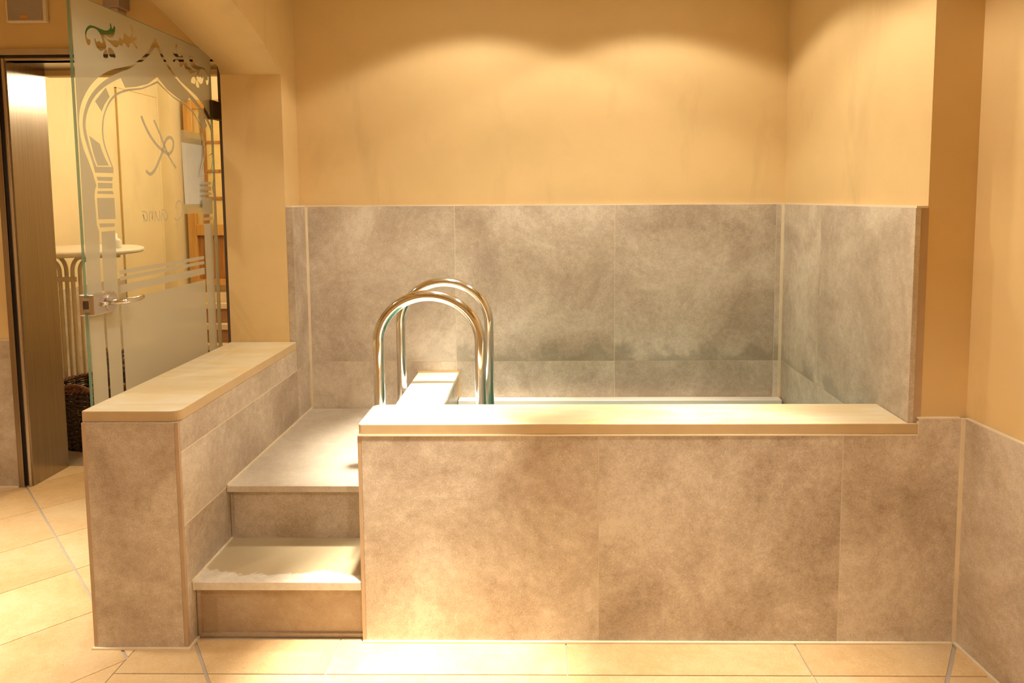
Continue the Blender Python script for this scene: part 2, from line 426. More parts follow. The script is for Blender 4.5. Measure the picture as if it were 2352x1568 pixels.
# ------------------------------------------------------------------ left wall with the flat arch
PX_R = -1.146     # plaster face towards the pool
prof_l = [(PY, 1.947), (0.970, 1.976), (0.932, 1.994), (0.893, 2.005), (0.816, 2.022), (0.685, 2.059), (0.463, 2.12), (0.22, 2.165), (-0.05, 2.195), (-0.31, 2.205)]
prof_r = [(PY, 1.946), (0.957, 1.960), (0.935, 1.972), (0.899, 1.992), (0.816, 2.040), (0.672, 2.092), (0.524, 2.134), (0.30, 2.180), (0.0, 2.210), (-0.31, 2.22)]
prof_l += [(-0.62 - y, z) for y, z in prof_l[-2::-1]]; prof_r += [(-0.62 - y, z) for y, z in prof_r[-2::-1]]
wl = MB(); bm = wl.bm
def vv(x, yz): return bm.verts.new((x, yz[0], yz[1]))
lv = [vv(XLO, p) for p in prof_l]; rv = [vv(PX_R, p) for p in prof_r]
top = CEIL
lt = [vv(XLO, (p[0], top)) for p in prof_l]; rtp = [vv(PX_R, (p[0], top)) for p in prof_r]
for i in range(len(lv)-1):
    bm.faces.new((lv[i], lv[i+1], rv[i+1], rv[i])).smooth = True
    bm.faces.new((lv[i], lt[i], lt[i+1], lv[i+1])); bm.faces.new((rv[i], rv[i+1], rtp[i+1], rtp[i])); bm.faces.new((lt[i], rtp[i], rtp[i+1], lt[i+1]))
# pier at the back end of the opening and the matching pier at its near end
for y0, y1, a, c, d, e, zb in ((PY, YP+0.03, lv[0], rv[0], lt[0], rtp[0], 0.0), (prof_l[-1][0], -3.4, lv[-1], rv[-1], lt[-1], rtp[-1], 0.0)):
    a0, c0 = vv(XLO, (y0, zb)), vv(PX_R, (y0, zb))
    a1, c1 = vv(XLO, (y1, zb)), vv(PX_R, (y1, zb)); a2, c2 = vv(XLO, (y1, top)), vv(PX_R, (y1, top))
    bm.faces.new((a0, c0, c, a)); bm.faces.new((a0, a, d, a2, a1)); bm.faces.new((c0, c1, c2, e, c)); bm.faces.new((a1, a2, c2, c1)); bm.faces.new((d, e, c2, a2)); bm.faces.new((a0, a1, c1, c0))
wlo = tag(wl.build('wall_left', M_plaster), 'ochre plaster wall with a wide flat arch over the low stone ledge', 'wall', kind='structure')
t = MB()                                                   # tiled pool side of the pier
t.box(PX_R+0.001, XL, PY+0.001, YB-0.001, ZJ+g, ZT, 0)
t.box(PX_R+0.001, XL-0.001, PY+0.0015, YB, ZT-0.0005, ZT+0.006, 1)
t.build('tile_cladding', [M_tile, M_grout], wlo)

# ------------------------------------------------------------------ right pier / alcove side wall
wr = MB(); wr.prism([(1.155, 0.012), (1.42, 0.012), (1.42, 1.3), (1.127, 1.3), (1.127, YP)], -0.55, CEIL)
wro = tag(wr.build('wall_alcove_right', M_plaster), 'ochre plaster pier at the right end of the pool, grey tiles on its pool side', 'wall', kind='structure')
t = MB()
def xw(y): return 1.1217 + (1.1165 - 1.1217)*(YB - y)/(YB - 0.008)
def side_tile(y0, y1, z0, z1, mi=0, d=0.0, th=0.016):
    t.prism([(xw(y0)+d, y0), (xw(y0)+th, y0), (xw(y1)+th, y1), (xw(y1)+d, y1)], z0, z1, mi)
YJ = YB - 0.4354
for y0, y1 in ((0.008, YJ-g), (YJ+g, YB-0.002)):
    side_tile(y0, y1, ZJ+g, ZT); side_tile(y0, y1, -0.09, ZJ-g)
side_tile(0.010, YB-0.003, -0.1, ZT-0.001, 1, 0.0008)
side_tile(0.009, YB-0.003, ZT-0.0005, ZT+0.006, 1, 0.003, 0.036)
t.prism([(xw(0.008)+0.0155, 0.011), (1.158, 0.0115), (1.13, YB-0.01), (xw(YB)+0.0155, YB-0.01)], 0.66, ZT-0.001, 2)
t.build('tile_cladding', [M_tile_pool, M_grout, M_edge], wro)

# ------------------------------------------------------------------ right room wall (turned a few degrees)
wx = lambda y: XR + (-y)*0.1016
wr2 = MB(); wr2.prism([(wx(0.012)+0.012, 0.012), (wx(0.012)+0.2, 0.012), (wx(-3.4)+0.2, -3.4), (wx(-3.4)+0.012, -3.4)], 0.0, CEIL)
wro2 = tag(wr2.build('wall_right', M_plaster), 'pale ochre plaster wall along the right, grey tiles below', 'wall', kind='structure')
t = MB()
for y0, y1 in ((-0.002, -1.40), (-1.4025, -2.80)):
    t.prism([(wx(y0), y0), (wx(y0)+0.0115, y0), (wx(y1)+0.0115, y1), (wx(y1), y1)], 0.003, 0.7205, 0)
t.prism([(wx(0)+0.001, 0), (wx(0)+0.0115, 0), (wx(-2.8)+0.0115, -2.8), (wx(-2.8)+0.001, -2.8)], 0.7205, 0.7245, 1)
t.box(XR-0.011, XR+0.004, -0.004, 0.006, 0.0, 0.722, 2)                     # corner sealant
t.prism([(wx(0)-0.010, -0.004), (wx(0)+0.001, -0.004), (wx(-2.8)+0.001, -2.8), (wx(-2.8)-0.010, -2.8)], 0.0, 0.007, 2)
t.build('tile_cladding', [M_tile, M_grout, M_seal], wro2)

# ------------------------------------------------------------------ long tiled pool surround (front)
ps = thing('pool_surround', 'long low tiled wall across the front of the pool with a cream stone top', 'pool surround', (0.35, 0.1, 0))
b = MB()
XE = 1.144
b.box(XA+0.013, XR-0.012, 0.0009, 0.192, 0.0, 0.6675, 1)
e2, e3 = 0.1689, 0.9189
b.box(XA+0.0125, e2-g, 0.0, 0.0118, 0.0, 0.669, 0)
b.box(e2+g, e3-g, 0.0, 0.0118, 0.0, 0.669, 0)
b.prism([(e3+g, 0.0), (XR-0.0115, 0.0), (XR-0.0115, 0.7205), (XE+0.003, 0.7205), (XE+0.003, 0.669), (e3+g, 0.669)], 0.0, 0.0118, 0, 'Y')
b.box(XE, XR-0.012, 0.001, 0.0118, 0.7205, 0.7245, 1)
b.box(XE, XE+0.003, 0.001, 0.0118, 0.669, 0.712, 1)
b.box(XA, XA+0.0118, 0.0005, 0.2045, 0.0, 0.669, 2)                            # left end tile, its cut edge to the room
b.box(XA+0.0005, XA+0.0125, 0.012, 0.204, 0.0, 0.669, 0)
b.box(XA+0.012, 1.118, 0.1925, 0.2045, -0.09, 0.669, 0)
b.box(XA+0.001, XE, -0.0015, 0.2043, 0.6692, 0.6738, 3)                        # sealant under the slab
b.box(XA+0.002, XR-0.012, -0.009, 0.002, 0.0, 0.006, 3)
b.build('tiled_body', [M_tile, M_grout, M_edge, M_seal], ps)
b = MB()
out = rounded(-0.5755, XE, 0.0, 0.2047, (0.012, 0, 0, 0.026))
k = out.index((XE, 0.2047))
out[k:k+1] = [(XE, 0.0065), (xw(0.008)-0.0008, 0.0065), (xw(0.2)-0.0008, 0.2047)]
b.prism(out, 0.6738, Z_CT)
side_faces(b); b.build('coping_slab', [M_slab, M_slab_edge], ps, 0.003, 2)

# ------------------------------------------------------------------ low divider on the left
dv = thing('low_divider', 'low tiled wall end with a deep cream stone ledge running back under the arch', 'divider', (-1.265, 0.4, 0))
b = MB()
Y0 = -0.0376; ZD = 0.7245
b.box(XLO+0.012, XL-0.012, Y0+0.012, PY-0.001, 0.0, ZD-0.002, 1)
b.box(XLO+0.0125, XL-0.0125, Y0, Y0+0.0118, 0.0, ZD, 0)                        # front tile
b.box(XLO, XLO+0.0118, Y0+0.001, PY-0.001, 0.0, ZD, 3)                         # left face, cut edge seen from the front
b.box(XL-0.0118, XL-0.0005, Y0+0.0008, Y0+0.010, 0.0, ZD, 3)                    # cut edge on the right corner
g2 = 0.0017
for z0, z1 in ((0.0, 0.395-g2), (0.395+g2, ZJ-g2), (ZJ+g2, ZD)):
    yend = YB-0.001 if z0 >= 0.39 else 0.30
    b.box(XL-0.0118, XL, Y0+0.0102, PY-0.002, z0, z1, 0)
    if 0.39 <= z0 < ZJ: b.box(XL-0.028, XL, PY-0.0015, YB-0.001, z0, z1, 0)
b.box(XL-0.011, XL-0.0004, Y0+0.0105, PY-0.002, 0.0, ZD-0.001, 1)
b.box(XL-0.02, XL-0.0008, PY+0.0015, YB-0.0015, 0.5, ZJ+0.0003, 1)
b.box(XLO-0.004, XL+0.008, Y0-0.008, Y0+0.002, 0.0, 0.006, 2)
b.box(XL-0.002, XL+0.008, Y0+0.0022, 0.018, 0.0, 0.0058, 2)
b.build('tiled_body', [M_tile, M_grout, M_seal, M_edge], dv)
b = MB()
b.prism(rounded(XLO-0.003, XL+0.001, -0.031, PY-0.001, (0.008, 0.030, 0, 0)), ZD, Z_SL)
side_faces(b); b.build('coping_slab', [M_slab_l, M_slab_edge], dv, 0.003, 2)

# ------------------------------------------------------------------ steps up to the landing
st = thing('tiled_steps', 'two pale stone steps climbing between the low divider and the pool surround', 'steps', (-0.85, 0.2, 0))
b = MB(); b.box(XL+0.012, XA-0.002, 0.030, 0.045, 0.0, 0.1705); b.box(XL+0.004, XA+0.001, 0.022, 0.046, 0.0, 0.012)
b.box(XL+0.003, XL+0.014, 0.020, 0.045, 0.0, 0.1705)
b.build('riser', stone_tile('lower_riser_tile', (0.40, 0.27, 0.16), (0.46, 0.34, 0.22), (0.54, 0.42, 0.29)), st)
b = MB(); b.box(XL+0.001, XA-0.0015, -0.0017, 0.300, 0.1705, 0.1974); b.build('tread', M_wet, st, 0.0015, 1)
b = MB(); b.box(XL+0.012, -0.5995, 0.285, 0.298, 0.1974, 0.377); b.box(XL+0.002, XL+0.013, 0.281, 0.298, 0.1974, 0.377)
b.build('riser', M_tile, st)
b = MB(); b.box(XL+0.001, -0.5995, 0.2574, YB-0.002, 0.377, 0.3999)
b.build('landing', M_tread, st, 0.0015, 1)
b = MB()
b.box(XL, XL+0.006, 0.26, YB-0.001, 0.3995, 0.4045); b.box(XL, XL+0.006, 0.0, 0.285, 0.197, 0.202)
b.build('sealant_joint', M_seal, st)

# ------------------------------------------------------------------ pool: curb wall, basin, rim, water
cb = thing('pool_curb', 'narrow tiled curb with a bright white stone top between landing and pool', 'curb', (-0.5, 0.7, 0.39))
b = MB(); b.box(-0.596, -0.407, 0.206, YB-0.0015, -0.5, 0.555); b.build('tiled_body', M_tile_pool, cb)
b = MB(); b.box(-0.598, -0.405, 0.2055, YB-0.006, 0.5555, 0.575); b.build('coping_slab', M_curb, cb, 0.0015, 1)
b = MB(); b.box(-0.600, -0.402, YB-0.006, YB-0.0012, 0.40, 0.583); b.box(-0.4065, -0.399, YB-0.009, YB-0.0012, 0.45, 0.583)
b.build('sealant_joint', simple('yellowed_silicone', (0.66, 0.46, 0.22), 0.5), cb)
pb = MB()
pb.box(-0.405, 1.113, 0.2055, YB-0.003, -0.60, -0.50, 0)
pb.box(-0.404, 1.113, 0.2055, 0.2085, -0.5, 0.36, 0); pb.box(-0.404, 1.113, 1.10, YB-0.003, -0.5, 0.425, 0)
pb.box(-0.4045, -0.4035, 0.2085, 1.10, -0.5, 0.40, 0); pb.box(1.111, 1.113, 0.2085, 1.10, -0.5, 0.40, 0)
po = pb.build('pool_basin', [M_teal]); tag(po, 'plunge pool basin with teal lining sunk behind the tiled surround', 'pool')
b = MB(); b.box(-0.4035, 1.1125, 1.097, YB-0.001, 0.4265, 0.4535)
b.build('rim_ledge', M_curb, po, 0.002, 1)
b = MB(); b.box(-0.40, 1.108, 1.104, 1.14, 0.4255, 0.4285); b.build('overflow_gap', M_edge, po)
wt = MB(); nx_, ny_ = 24, 14
for i in range(nx_):
    for j in range(ny_):
        f = lambda i, j: (-0.403 + 1.513*i/nx_, 0.209 + 0.888*j/ny_, 0.375 + 0.0015*math.sin(i*1.3)*math.cos(j*1.1 + i*0.4))
        wt.quad([f(i, j), f(i+1, j), f(i+1, j+1), f(i, j+1)])
bmesh.ops.remove_doubles(wt.bm, verts=wt.bm.verts, dist=1e-5)
wo = wt.build('water', M_water); tag(wo, 'still teal water in the plunge pool behind the surround', 'water', kind='stuff')
for p in wo.data.polygons: p.use_smooth = True

# ------------------------------------------------------------------ handrails
def rail(y, label):
    xl, xr, zs, zb = -0.621, -0.238, 0.862, 0.0
    r = (xr-xl)/2; xc = (xl+xr)/2
    t = thing('handrail', label, 'handrail', (xl, y, 0.40), 'steel hoop handrails')
    pts = [(xl, y, 0.401), (xl, y, 0.55), (xl, y, 0.75)]
    for i in range(33):
        a = PI - PI*i/32; pts.append((xc + r*math.cos(a), y, zs + 0.93*r*math.sin(a)))
    pts += [(xr, y, 0.7), (xr, y, 0.45), (xr, y, -0.499)]
    b = MB(); b.tube(pts, 0.0208, 28); b.build('tube', M_steel, t)
    b = MB(); b.lathe([(0.0, 0.4005), (0.045, 0.4005), (0.045, 0.405), (0.03, 0.412), (0.022, 0.413)], xl, y, 32); b.build('flange', M_steel, t)
rail(0.475, 'polished steel hoop handrail over the curb, the one nearer the front surround')
rail(0.885, 'polished steel hoop handrail over the curb, the one closer to the tiled back wall')

# ------------------------------------------------------------------ doorway wall, steel frame
PW = 1.184
w = MB()
w.box(-4.0, -2.575, PW, 1.444, 0.0, CEIL); w.box(-2.575, -1.46, PW, 1.444, 2.104, CEIL); 
w.box(-1.475, -1.46, PW, 1.444, 0.0, 2.104)
w.box(-2.53, -1.52, 1.444, 1.50, 2.028, 2.55)
wh = tag(w.build('wall_doorway', M_plaster), 'deep ochre plaster wall around the steel doorway at the back left', 'wall', kind='structure')
b = MB(); b.box(-3.999, -2.578, PW-0.006, PW-0.0005, 0.003, 0.728, 0); b.box(-3.999, -2.576, PW-0.005, PW-0.0005, 0.728, 0.733, 1)
b.box(-2.579, -2.576, PW-0.0055, PW-0.0005, 0.003, 0.733, 1)
b.box(-3.999, -2.576, PW-0.014, PW-0.001, 0.0, 0.006, 2)
b.build('tile_cladding', [M_tile, M_grout, M_seal], wh)
fr = thing('trim_1', 'brushed stainless steel frame lining the doorway at the back left', 'door frame', (-2.02, PW, 0), kind='structure')
def stepframe(name, boxes):
    b = MB()
    for bx in boxes: b.box(*bx[:6], bx[6])
    return b.build(name, [M_brushed, M_shadowgap, M_satin, M_satin], fr, 0.001, 1)
stepframe('jamb', [(-2.574, -2.547, PW-0.012, 1.25, 0.001, 2.0765, 0), (-2.547, -2.531, PW+0.012, 1.25, 0.001, 2.075, 1), (-2.531, -2.519, PW-0.002, 1.25, 0.001, 2.064, 2), (-2.531, -2.513, PW+0.006, 1.4435, 0.001, 2.064, 0)])
stepframe('head', [(-2.574, -1.500, PW-0.012, 1.25, 2.077, 2.104, 2), (-2.531, -1.50, PW+0.012, 1.25, 2.064, 2.077, 1), (-2.513, -1.512, PW-0.002, 1.25, 2.054, 2.064, 2), (-2.513, -1.512, PW+0.006, 1.4435, 2.054, 2.060, 0)])
stepframe('jamb', [(-1.512, -1.476, PW-0.012, 1.25, 0.001, 2.104, 1), (-1.520, -1.512, PW+0.004, 1.4435, 0.001, 2.054, 0)])

# ------------------------------------------------------------------ etched glass door standing open
DX = -1.5; DC = 0.600; CU = 0.031
TR = {'K_out': [(0.018,2.023),(0.005,1.995),(-0.016,1.969),(-0.057,1.937),(-0.123,1.896),(-0.185,1.874),(-0.245,1.856),(-0.283,1.841),(-0.325,1.818),(-0.366,1.788),(-0.403,1.75),(-0.427,1.714),(-0.439,1.681),(-0.443,1.649),(-0.44,1.609),(-0.428,1.568),(-0.406,1.528),(-0.389,1.493),(-0.381,1.469),(-0.373,1.45),(-0.382,1.436),(-0.387,1.414),(-0.385,1.385),(-0.384,1.342),(-0.383,1.318),(-0.376,1.305),(-0.373,1.296),(-0.377,1.192),(-0.378,1.125),(-0.372,0.832),(-0.37,0.732)], 'slitL_in': [(-0.36,0.729),(-0.361,0.829),(-0.364,1.123),(-0.365,1.191),(-0.361,1.295)], 'col_top': [(-0.287,1.295)], 'slitR_out': [(-0.288,1.123),(-0.285,0.811),(-0.287,0.732)], 'B_out': [(0.021,1.991),(-0.006,1.959),(-0.061,1.918),(-0.119,1.89),(-0.162,1.869),(-0.223,1.847),(-0.282,1.819),(-0.339,1.783),(-0.388,1.738),(-0.414,1.695),(-0.426,1.657),(-0.425,1.62),(-0.409,1.574),(-0.388,1.528),(-0.377,1.493)], 'foot': [(-0.278,1.495)], 'A_in': [(-0.276,1.512),(-0.298,1.553),(-0.317,1.591),(-0.322,1.634),(-0.314,1.679),(-0.296,1.712),(-0.265,1.748),(-0.222,1.774),(-0.16,1.794),(-0.078,1.812),(-0.024,1.832),(0.003,1.856)], 'B_in': [(-0.367,1.513),(-0.38,1.538),(-0.395,1.575),(-0.409,1.621),(-0.412,1.649),(-0.403,1.683),(-0.382,1.718),(-0.35,1.753),(-0.301,1.787),(-0.243,1.816),(-0.206,1.832)], 'key': [(-0.182,1.802),(-0.114,1.816),(-0.038,1.838),(0.004,1.869)], 'A_out': [(-0.286,1.516),(-0.306,1.552),(-0.326,1.595),(-0.33,1.638),(-0.322,1.678),(-0.303,1.714),(-0.272,1.752),(-0.229,1.781),(-0.168,1.8),(-0.077,1.818),(-0.03,1.835),(0.003,1.862)], 'vA': [(-0.397,1.614),(-0.343,1.591),(-0.335,1.572),(-0.318,1.542),(-0.3,1.52),(-0.362,1.517),(-0.379,1.553)], 'vB': [(-0.366,1.737),(-0.291,1.793),(-0.272,1.76),(-0.305,1.728),(-0.324,1.699)], 'f1': [(-0.37,1.48),(-0.282,1.481),(-0.288,1.467),(-0.365,1.467)], 'f2': [(-0.365,1.46),(-0.287,1.46),(-0.288,1.442),(-0.366,1.441)], 'f3': [(-0.369,1.432),(-0.288,1.433),(-0.282,1.422),(-0.372,1.423)], 'f4': [(-0.375,1.409),(-0.281,1.409),(-0.279,1.336),(-0.373,1.337)], 'f5': [(-0.371,1.323),(-0.285,1.321),(-0.288,1.309),(-0.367,1.31)], 'scroll': [(-0.377,1.909),(-0.384,1.919),(-0.388,1.932),(-0.388,1.946),(-0.383,1.958),(-0.376,1.967),(-0.365,1.976),(-0.35,1.98),(-0.324,1.98),(-0.302,1.979),(-0.28,1.979),(-0.264,1.984),(-0.25,1.994),(-0.252,2.01),(-0.248,2.012),(-0.243,2.004),(-0.241,1.994),(-0.235,1.996),(-0.23,2.007),(-0.226,2.007),(-0.221,2.001),(-0.226,1.985),(-0.237,1.967),(-0.254,1.962),(-0.272,1.961),(-0.288,1.966),(-0.275,1.953),(-0.26,1.951),(-0.236,1.956),(-0.219,1.96),(-0.207,1.959),(-0.203,1.971),(-0.196,1.976),(-0.18,1.968),(-0.174,1.993),(-0.165,1.998),(-0.153,1.99),(-0.136,1.989),(-0.125,2.001),(-0.123,2.015),(-0.133,2.032),(-0.124,2.038),(-0.113,2.026),(-0.114,2.01),(-0.124,1.99),(-0.102,1.998),(-0.09,1.994),(-0.103,1.985),(-0.123,1.979),(-0.104,1.973),(-0.09,1.961),(-0.1,1.955),(-0.112,1.97),(-0.13,1.972),(-0.14,1.967),(-0.144,1.951),(-0.155,1.949),(-0.168,1.959),(-0.177,1.962),(-0.19,1.943),(-0.201,1.951),(-0.217,1.936),(-0.233,1.934),(-0.26,1.944),(-0.278,1.952),(-0.292,1.96),(-0.283,1.941),(-0.278,1.93),(-0.281,1.917),(-0.292,1.913),(-0.309,1.903),(-0.321,1.907),(-0.332,1.912),(-0.34,1.929),(-0.34,1.94),(-0.335,1.941),(-0.334,1.93),(-0.322,1.932),(-0.318,1.938),(-0.3,1.93),(-0.297,1.941),(-0.305,1.957),(-0.315,1.967),(-0.328,1.973),(-0.346,1.973),(-0.363,1.967),(-0.377,1.955),(-0.382,1.943),(-0.377,1.929),(-0.364,1.932),(-0.361,1.923),(-0.366,1.912)], 'leaf1': [(-0.288,1.914),(-0.275,1.917),(-0.269,1.888),(-0.295,1.883),(-0.3,1.895)], 'leaf2': [(-0.272,1.918),(-0.262,1.927),(-0.25,1.925),(-0.241,1.921),(-0.229,1.908),(-0.231,1.894),(-0.246,1.897),(-0.26,1.894),(-0.268,1.904)], 'xA': [(-0.091,1.713),(-0.079,1.692),(-0.064,1.672),(-0.043,1.648),(-0.018,1.627),(0.012,1.608),(0.041,1.595),(0.07,1.585),(0.093,1.584),(0.114,1.597),(0.126,1.618),(0.126,1.639),(0.113,1.651),(0.091,1.65),(0.073,1.64),(0.058,1.622),(0.048,1.599),(0.032,1.575),(0.013,1.552),(-0.007,1.526),(-0.029,1.507),(-0.054,1.496),(-0.079,1.511)], 'xB': [(-0.008,1.707),(0.009,1.684),(0.025,1.664),(0.043,1.637),(0.059,1.611),(0.076,1.586),(0.101,1.559),(0.137,1.529)], 'S': [(0.105,1.326),(0.127,1.318),(0.15,1.323),(0.166,1.343),(0.174,1.367),(0.167,1.391),(0.148,1.398),(0.13,1.391),(0.119,1.377),(0.127,1.362)], 'a1': [(0.013,1.361),(0.031,1.362),(0.049,1.355),(0.055,1.337),(0.048,1.32),(0.036,1.323),(0.024,1.335),(0.018,1.358),(0.009,1.318)], 'u': [(-0.002,1.361),(0.001,1.341),(-0.006,1.318),(-0.018,1.325),(-0.028,1.356),(-0.03,1.359),(-0.038,1.318)], 'n': [(-0.047,1.359),(-0.056,1.318),(-0.053,1.348),(-0.062,1.358),(-0.07,1.357),(-0.075,1.319)], 'a2': [(-0.119,1.358),(-0.102,1.359),(-0.089,1.352),(-0.085,1.336),(-0.092,1.321),(-0.101,1.325),(-0.11,1.336),(-0.114,1.355),(-0.108,1.317)]}
def mir(L): return [(round(2*CU - u, 4), z) for u, z in L]
door = thing('door_1', 'frosted glass door with a clear etched arch and lettering, standing open', 'door', (DX, 1.12, 0), kind='structure')
DZ0, DZ1 = 0.012, 2.061
DU0, DU1 = -0.453, 0.474
b = MB(); b.box(DX-0.005, DX+0.005, DC+DU0, DC+DU1, DZ0, DZ1, 0)
for f in b.bm.faces:
    f.normal_update()
    if abs(f.normal.x) < 0.5: f.material_index = 1
b.build('glass_panel', [M_glass, M_gedge], door)
def film(loops, name, x, mat, parent):
    cu = bpy.data.curves.new(name, 'CURVE'); cu.dimensions = '2D'; cu.fill_mode = 'BOTH'
    for lp in loops:
        sp = cu.splines.new('POLY'); sp.points.add(len(lp)-1); sp.use_cyclic_u = True
        for p, (u, z) in zip(sp.points, lp): p.co = (u, z, 0, 1)
    o = bpy.data.objects.new(name, cu); C.objects.link(o)
    bpy.context.view_layer.update()
    dg = bpy.context.evaluated_depsgraph_get()
    me = bpy.data.meshes.new_from_object(o.evaluated_get(dg))
    bpy.data.objects.remove(o); bpy.data.curves.remove(cu)
    for v in me.vertices: v.co = (x, DC + v.co.x, v.co.y)
    me.materials.clear(); me.materials.append(mat)
    r = bpy.data.objects.new(name, me); C.objects.link(r); r.parent = parent; r.matrix_parent_inverse = Matrix.Translation(parent.location).inverted()
    return r
T = {k: [tuple(p) for p in v] for k, v in TR.items()}
T['vB'] = [(-0.356, 1.731), (-0.294, 1.786), (-0.275, 1.757), (-0.306, 1.727), (-0.324, 1.700)]
def soften(P, closed=False, it=2):
    for _ in range(it):
        Q = [] if closed else [P[0]]
        for i in range(len(P) if closed else len(P)-1):
            p, q = P[i], P[(i+1) % len(P)]
            Q += [(p[0]*.75+q[0]*.25, p[1]*.75+q[1]*.25), (p[0]*.25+q[0]*.75, p[1]*.25+q[1]*.75)]
        P = Q if closed else Q + [P[-1]]
    return P
T['B_in'] = soften(T['B_in'])
for n in ('A_in', 'A_out'): T[n] = soften(T[n][:9]) + T[n][9:]
T['B_out'] = T['B_out'][:1] + soften(T['B_out'][1:])
T['K_out'] = T['K_out'][:1] + soften(T['K_out'][1:14]) + T['K_out'][14:]
for n in ('scroll', 'leaf1', 'leaf2'): T[n] = soften(T[n], True, 1)
ZB = 0.05
Lk = [(CU, 2.026)] + T['K_out'][1:-1] + [(-0.374, ZB), (-0.361, ZB)] + T['slitL_in'][1:] + T['col_top'] + T['slitR_out'][:1] + [(-0.287, ZB), (-0.274, ZB), (-0.273, 0.808), (-0.275, 1.048)]
cap = lambda P, m: [(min(u, m), z) for u, z in P]
K = Lk + cap(mir(Lk[1:]), 0.466)[::-1]
def even(L): return L + mir(L)[::-1]
B = [(CU, 1.991)] + T['B_out'][1:]
A_in = T['A_in'][:-1] + [(CU, 1.853)]
R1 = B + T['foot'] + A_in[:-1] + [A_in[-1]]
R1 = R1 + cap(mir(R1[1:-1]), 0.459)[::-1]
Bi = T['B_in'] + T['key'][:-1] + [(CU, 1.876)]
Ao = (T['A_out'][:-1] + [(CU, 1.861)])[::-1]
half = Bi                       # foot outer -> key centre
R2 = Bi + cap(mir(Bi[:-1]), 0.449)[::-1] + mir(Ao[1:])[::-1] + Ao[:1] + Ao[1:]
loops = [[(DU0+0.004, DZ0+0.003), (DU1-0.004, DZ0+0.003), (DU1-0.004, DZ1-0.003), (DU0+0.004, DZ1-0.003)], K, R1, R2]
for n in ('vA', 'f1', 'f2', 'f3', 'f4', 'f5', 'scroll', 'leaf1', 'leaf2'): loops += [T[n], mir(T[n])[::-1]]
for z0, z1 in ((1.1395, 1.154), (1.118, 1.1315), (1.0735, 1.1025)):
    loops.append([(-0.2735, z0), (0.3365, z0), (0.3365, z1), (-0.2735, z1)])
film(loops, 'frosted_film', DX+0.0056, M_frost, door)
sb = MB(); lay = [0]
for P in (T['vB'], mir(T['vB'])): sb.quad([(DX+0.0056, DC+u, z) for u, z in P])
def stroke(pts, w0, w1=None, both=True):
    pts = [Vector((p[0], p[1])) for p in pts]
    # smooth
    for _ in range(2):
        q = [pts[0]]
        for a, c in zip(pts, pts[1:]): q += [a*0.75 + c*0.25, a*0.25 + c*0.75]
        pts = q + [pts[-1]]
    n = len(pts); Ls = []; lay[0] += 1; x = DX + 0.0056 + 0.00012*lay[0]
    for i, p in enumerate(pts):
        d = (pts[min(i+1, n-1)] - pts[max(i-1, 0)]); d = d.normalized() if d.length else Vector((1, 0))
        s = i/(n-1); wd = w0*(0.35 + 0.65*math.sin(PI*min(max(s, 0.06), 0.94))) if both else w0
        Ls.append((p + Vector((-d.y, d.x))*wd, p - Vector((-d.y, d.x))*wd))
    for (a, c), (e, f) in zip(Ls, Ls[1:]):
        sb.quad([(x, DC+a.x, a.y), (x, DC+c.x, c.y), (x, DC+f.x, f.y), (x, DC+e.x, e.y)])
stroke(T['xA'][:16], 0.0066, both=False); stroke(T['xA'][15:], 0.0066, both=False); stroke(T['xB'][:5], 0.0058, both=False); stroke(T['xB'][4:], 0.0058, both=False)
for n, w_ in (('S', 0.0024), ('a1', 0.0022), ('u', 0.0022), ('n', 0.0022), ('a2', 0.0022)): stroke(T[n], w_, both=False)
sb.build('etched_lettering', M_frost, door)
b = MB(); b.box(DX-0.022, DX+0.022, 1.048, 1.088, 1.763, 1.846, 0); b.box(DX-0.018, DX+0.020, 1.088, 1.171, 1.766, 1.846, 0)
b.build('hinge', M_dark, door, 0.004, 2)
b = MB()
out = rounded(0.150, 0.278, 1.022, 1.092, (0.004, 0.033, 0.033, 0.004), 8)
b.prism(out, DX-0.026, DX+0.026, 0, 'X')
lc = b.build('lock_case', M_satin, door, 0.004, 2)
b = MB(); b.box(DX-0.012, DX+0.012, 0.1465, 0.1505, 1.034, 1.082); lb = b.build('latch_plate', M_steel, lc)
b = MB(); b.box(DX-0.007, DX+0.006, 0.1415, 0.1478, 1.045, 1.072); b.build('latch_bolt', M_dark, lc)
b = MB()
b.tube([(DX+0.0255, 0.236, 1.057), (DX+0.032, 0.236, 1.057)], 0.031, 32)
b.build('rose', M_satin, lc)
b = MB()
pts = [(DX+0.03, 0.236, 1.057), (DX+0.055, 0.236, 1.057), (DX+0.066, 0.243, 1.0565), (DX+0.070, 0.258, 1.056), (DX+0.069, 0.30, 1.055), (DX+0.062, 0.345, 1.054), (DX+0.055, 0.372, 1.054)]
b.tube(pts, [0.010, 0.010, 0.0105, 0.011, 0.0105, 0.010, 0.0085], 20)
b.build('lever', M_steel, lc)
b = MB(); b.tube([(DX+0.028, 0.183, 1.056), (DX+0.034, 0.215, 1.056)], 0.007, 14); b.build('thumb_turn', M_steel, lc)

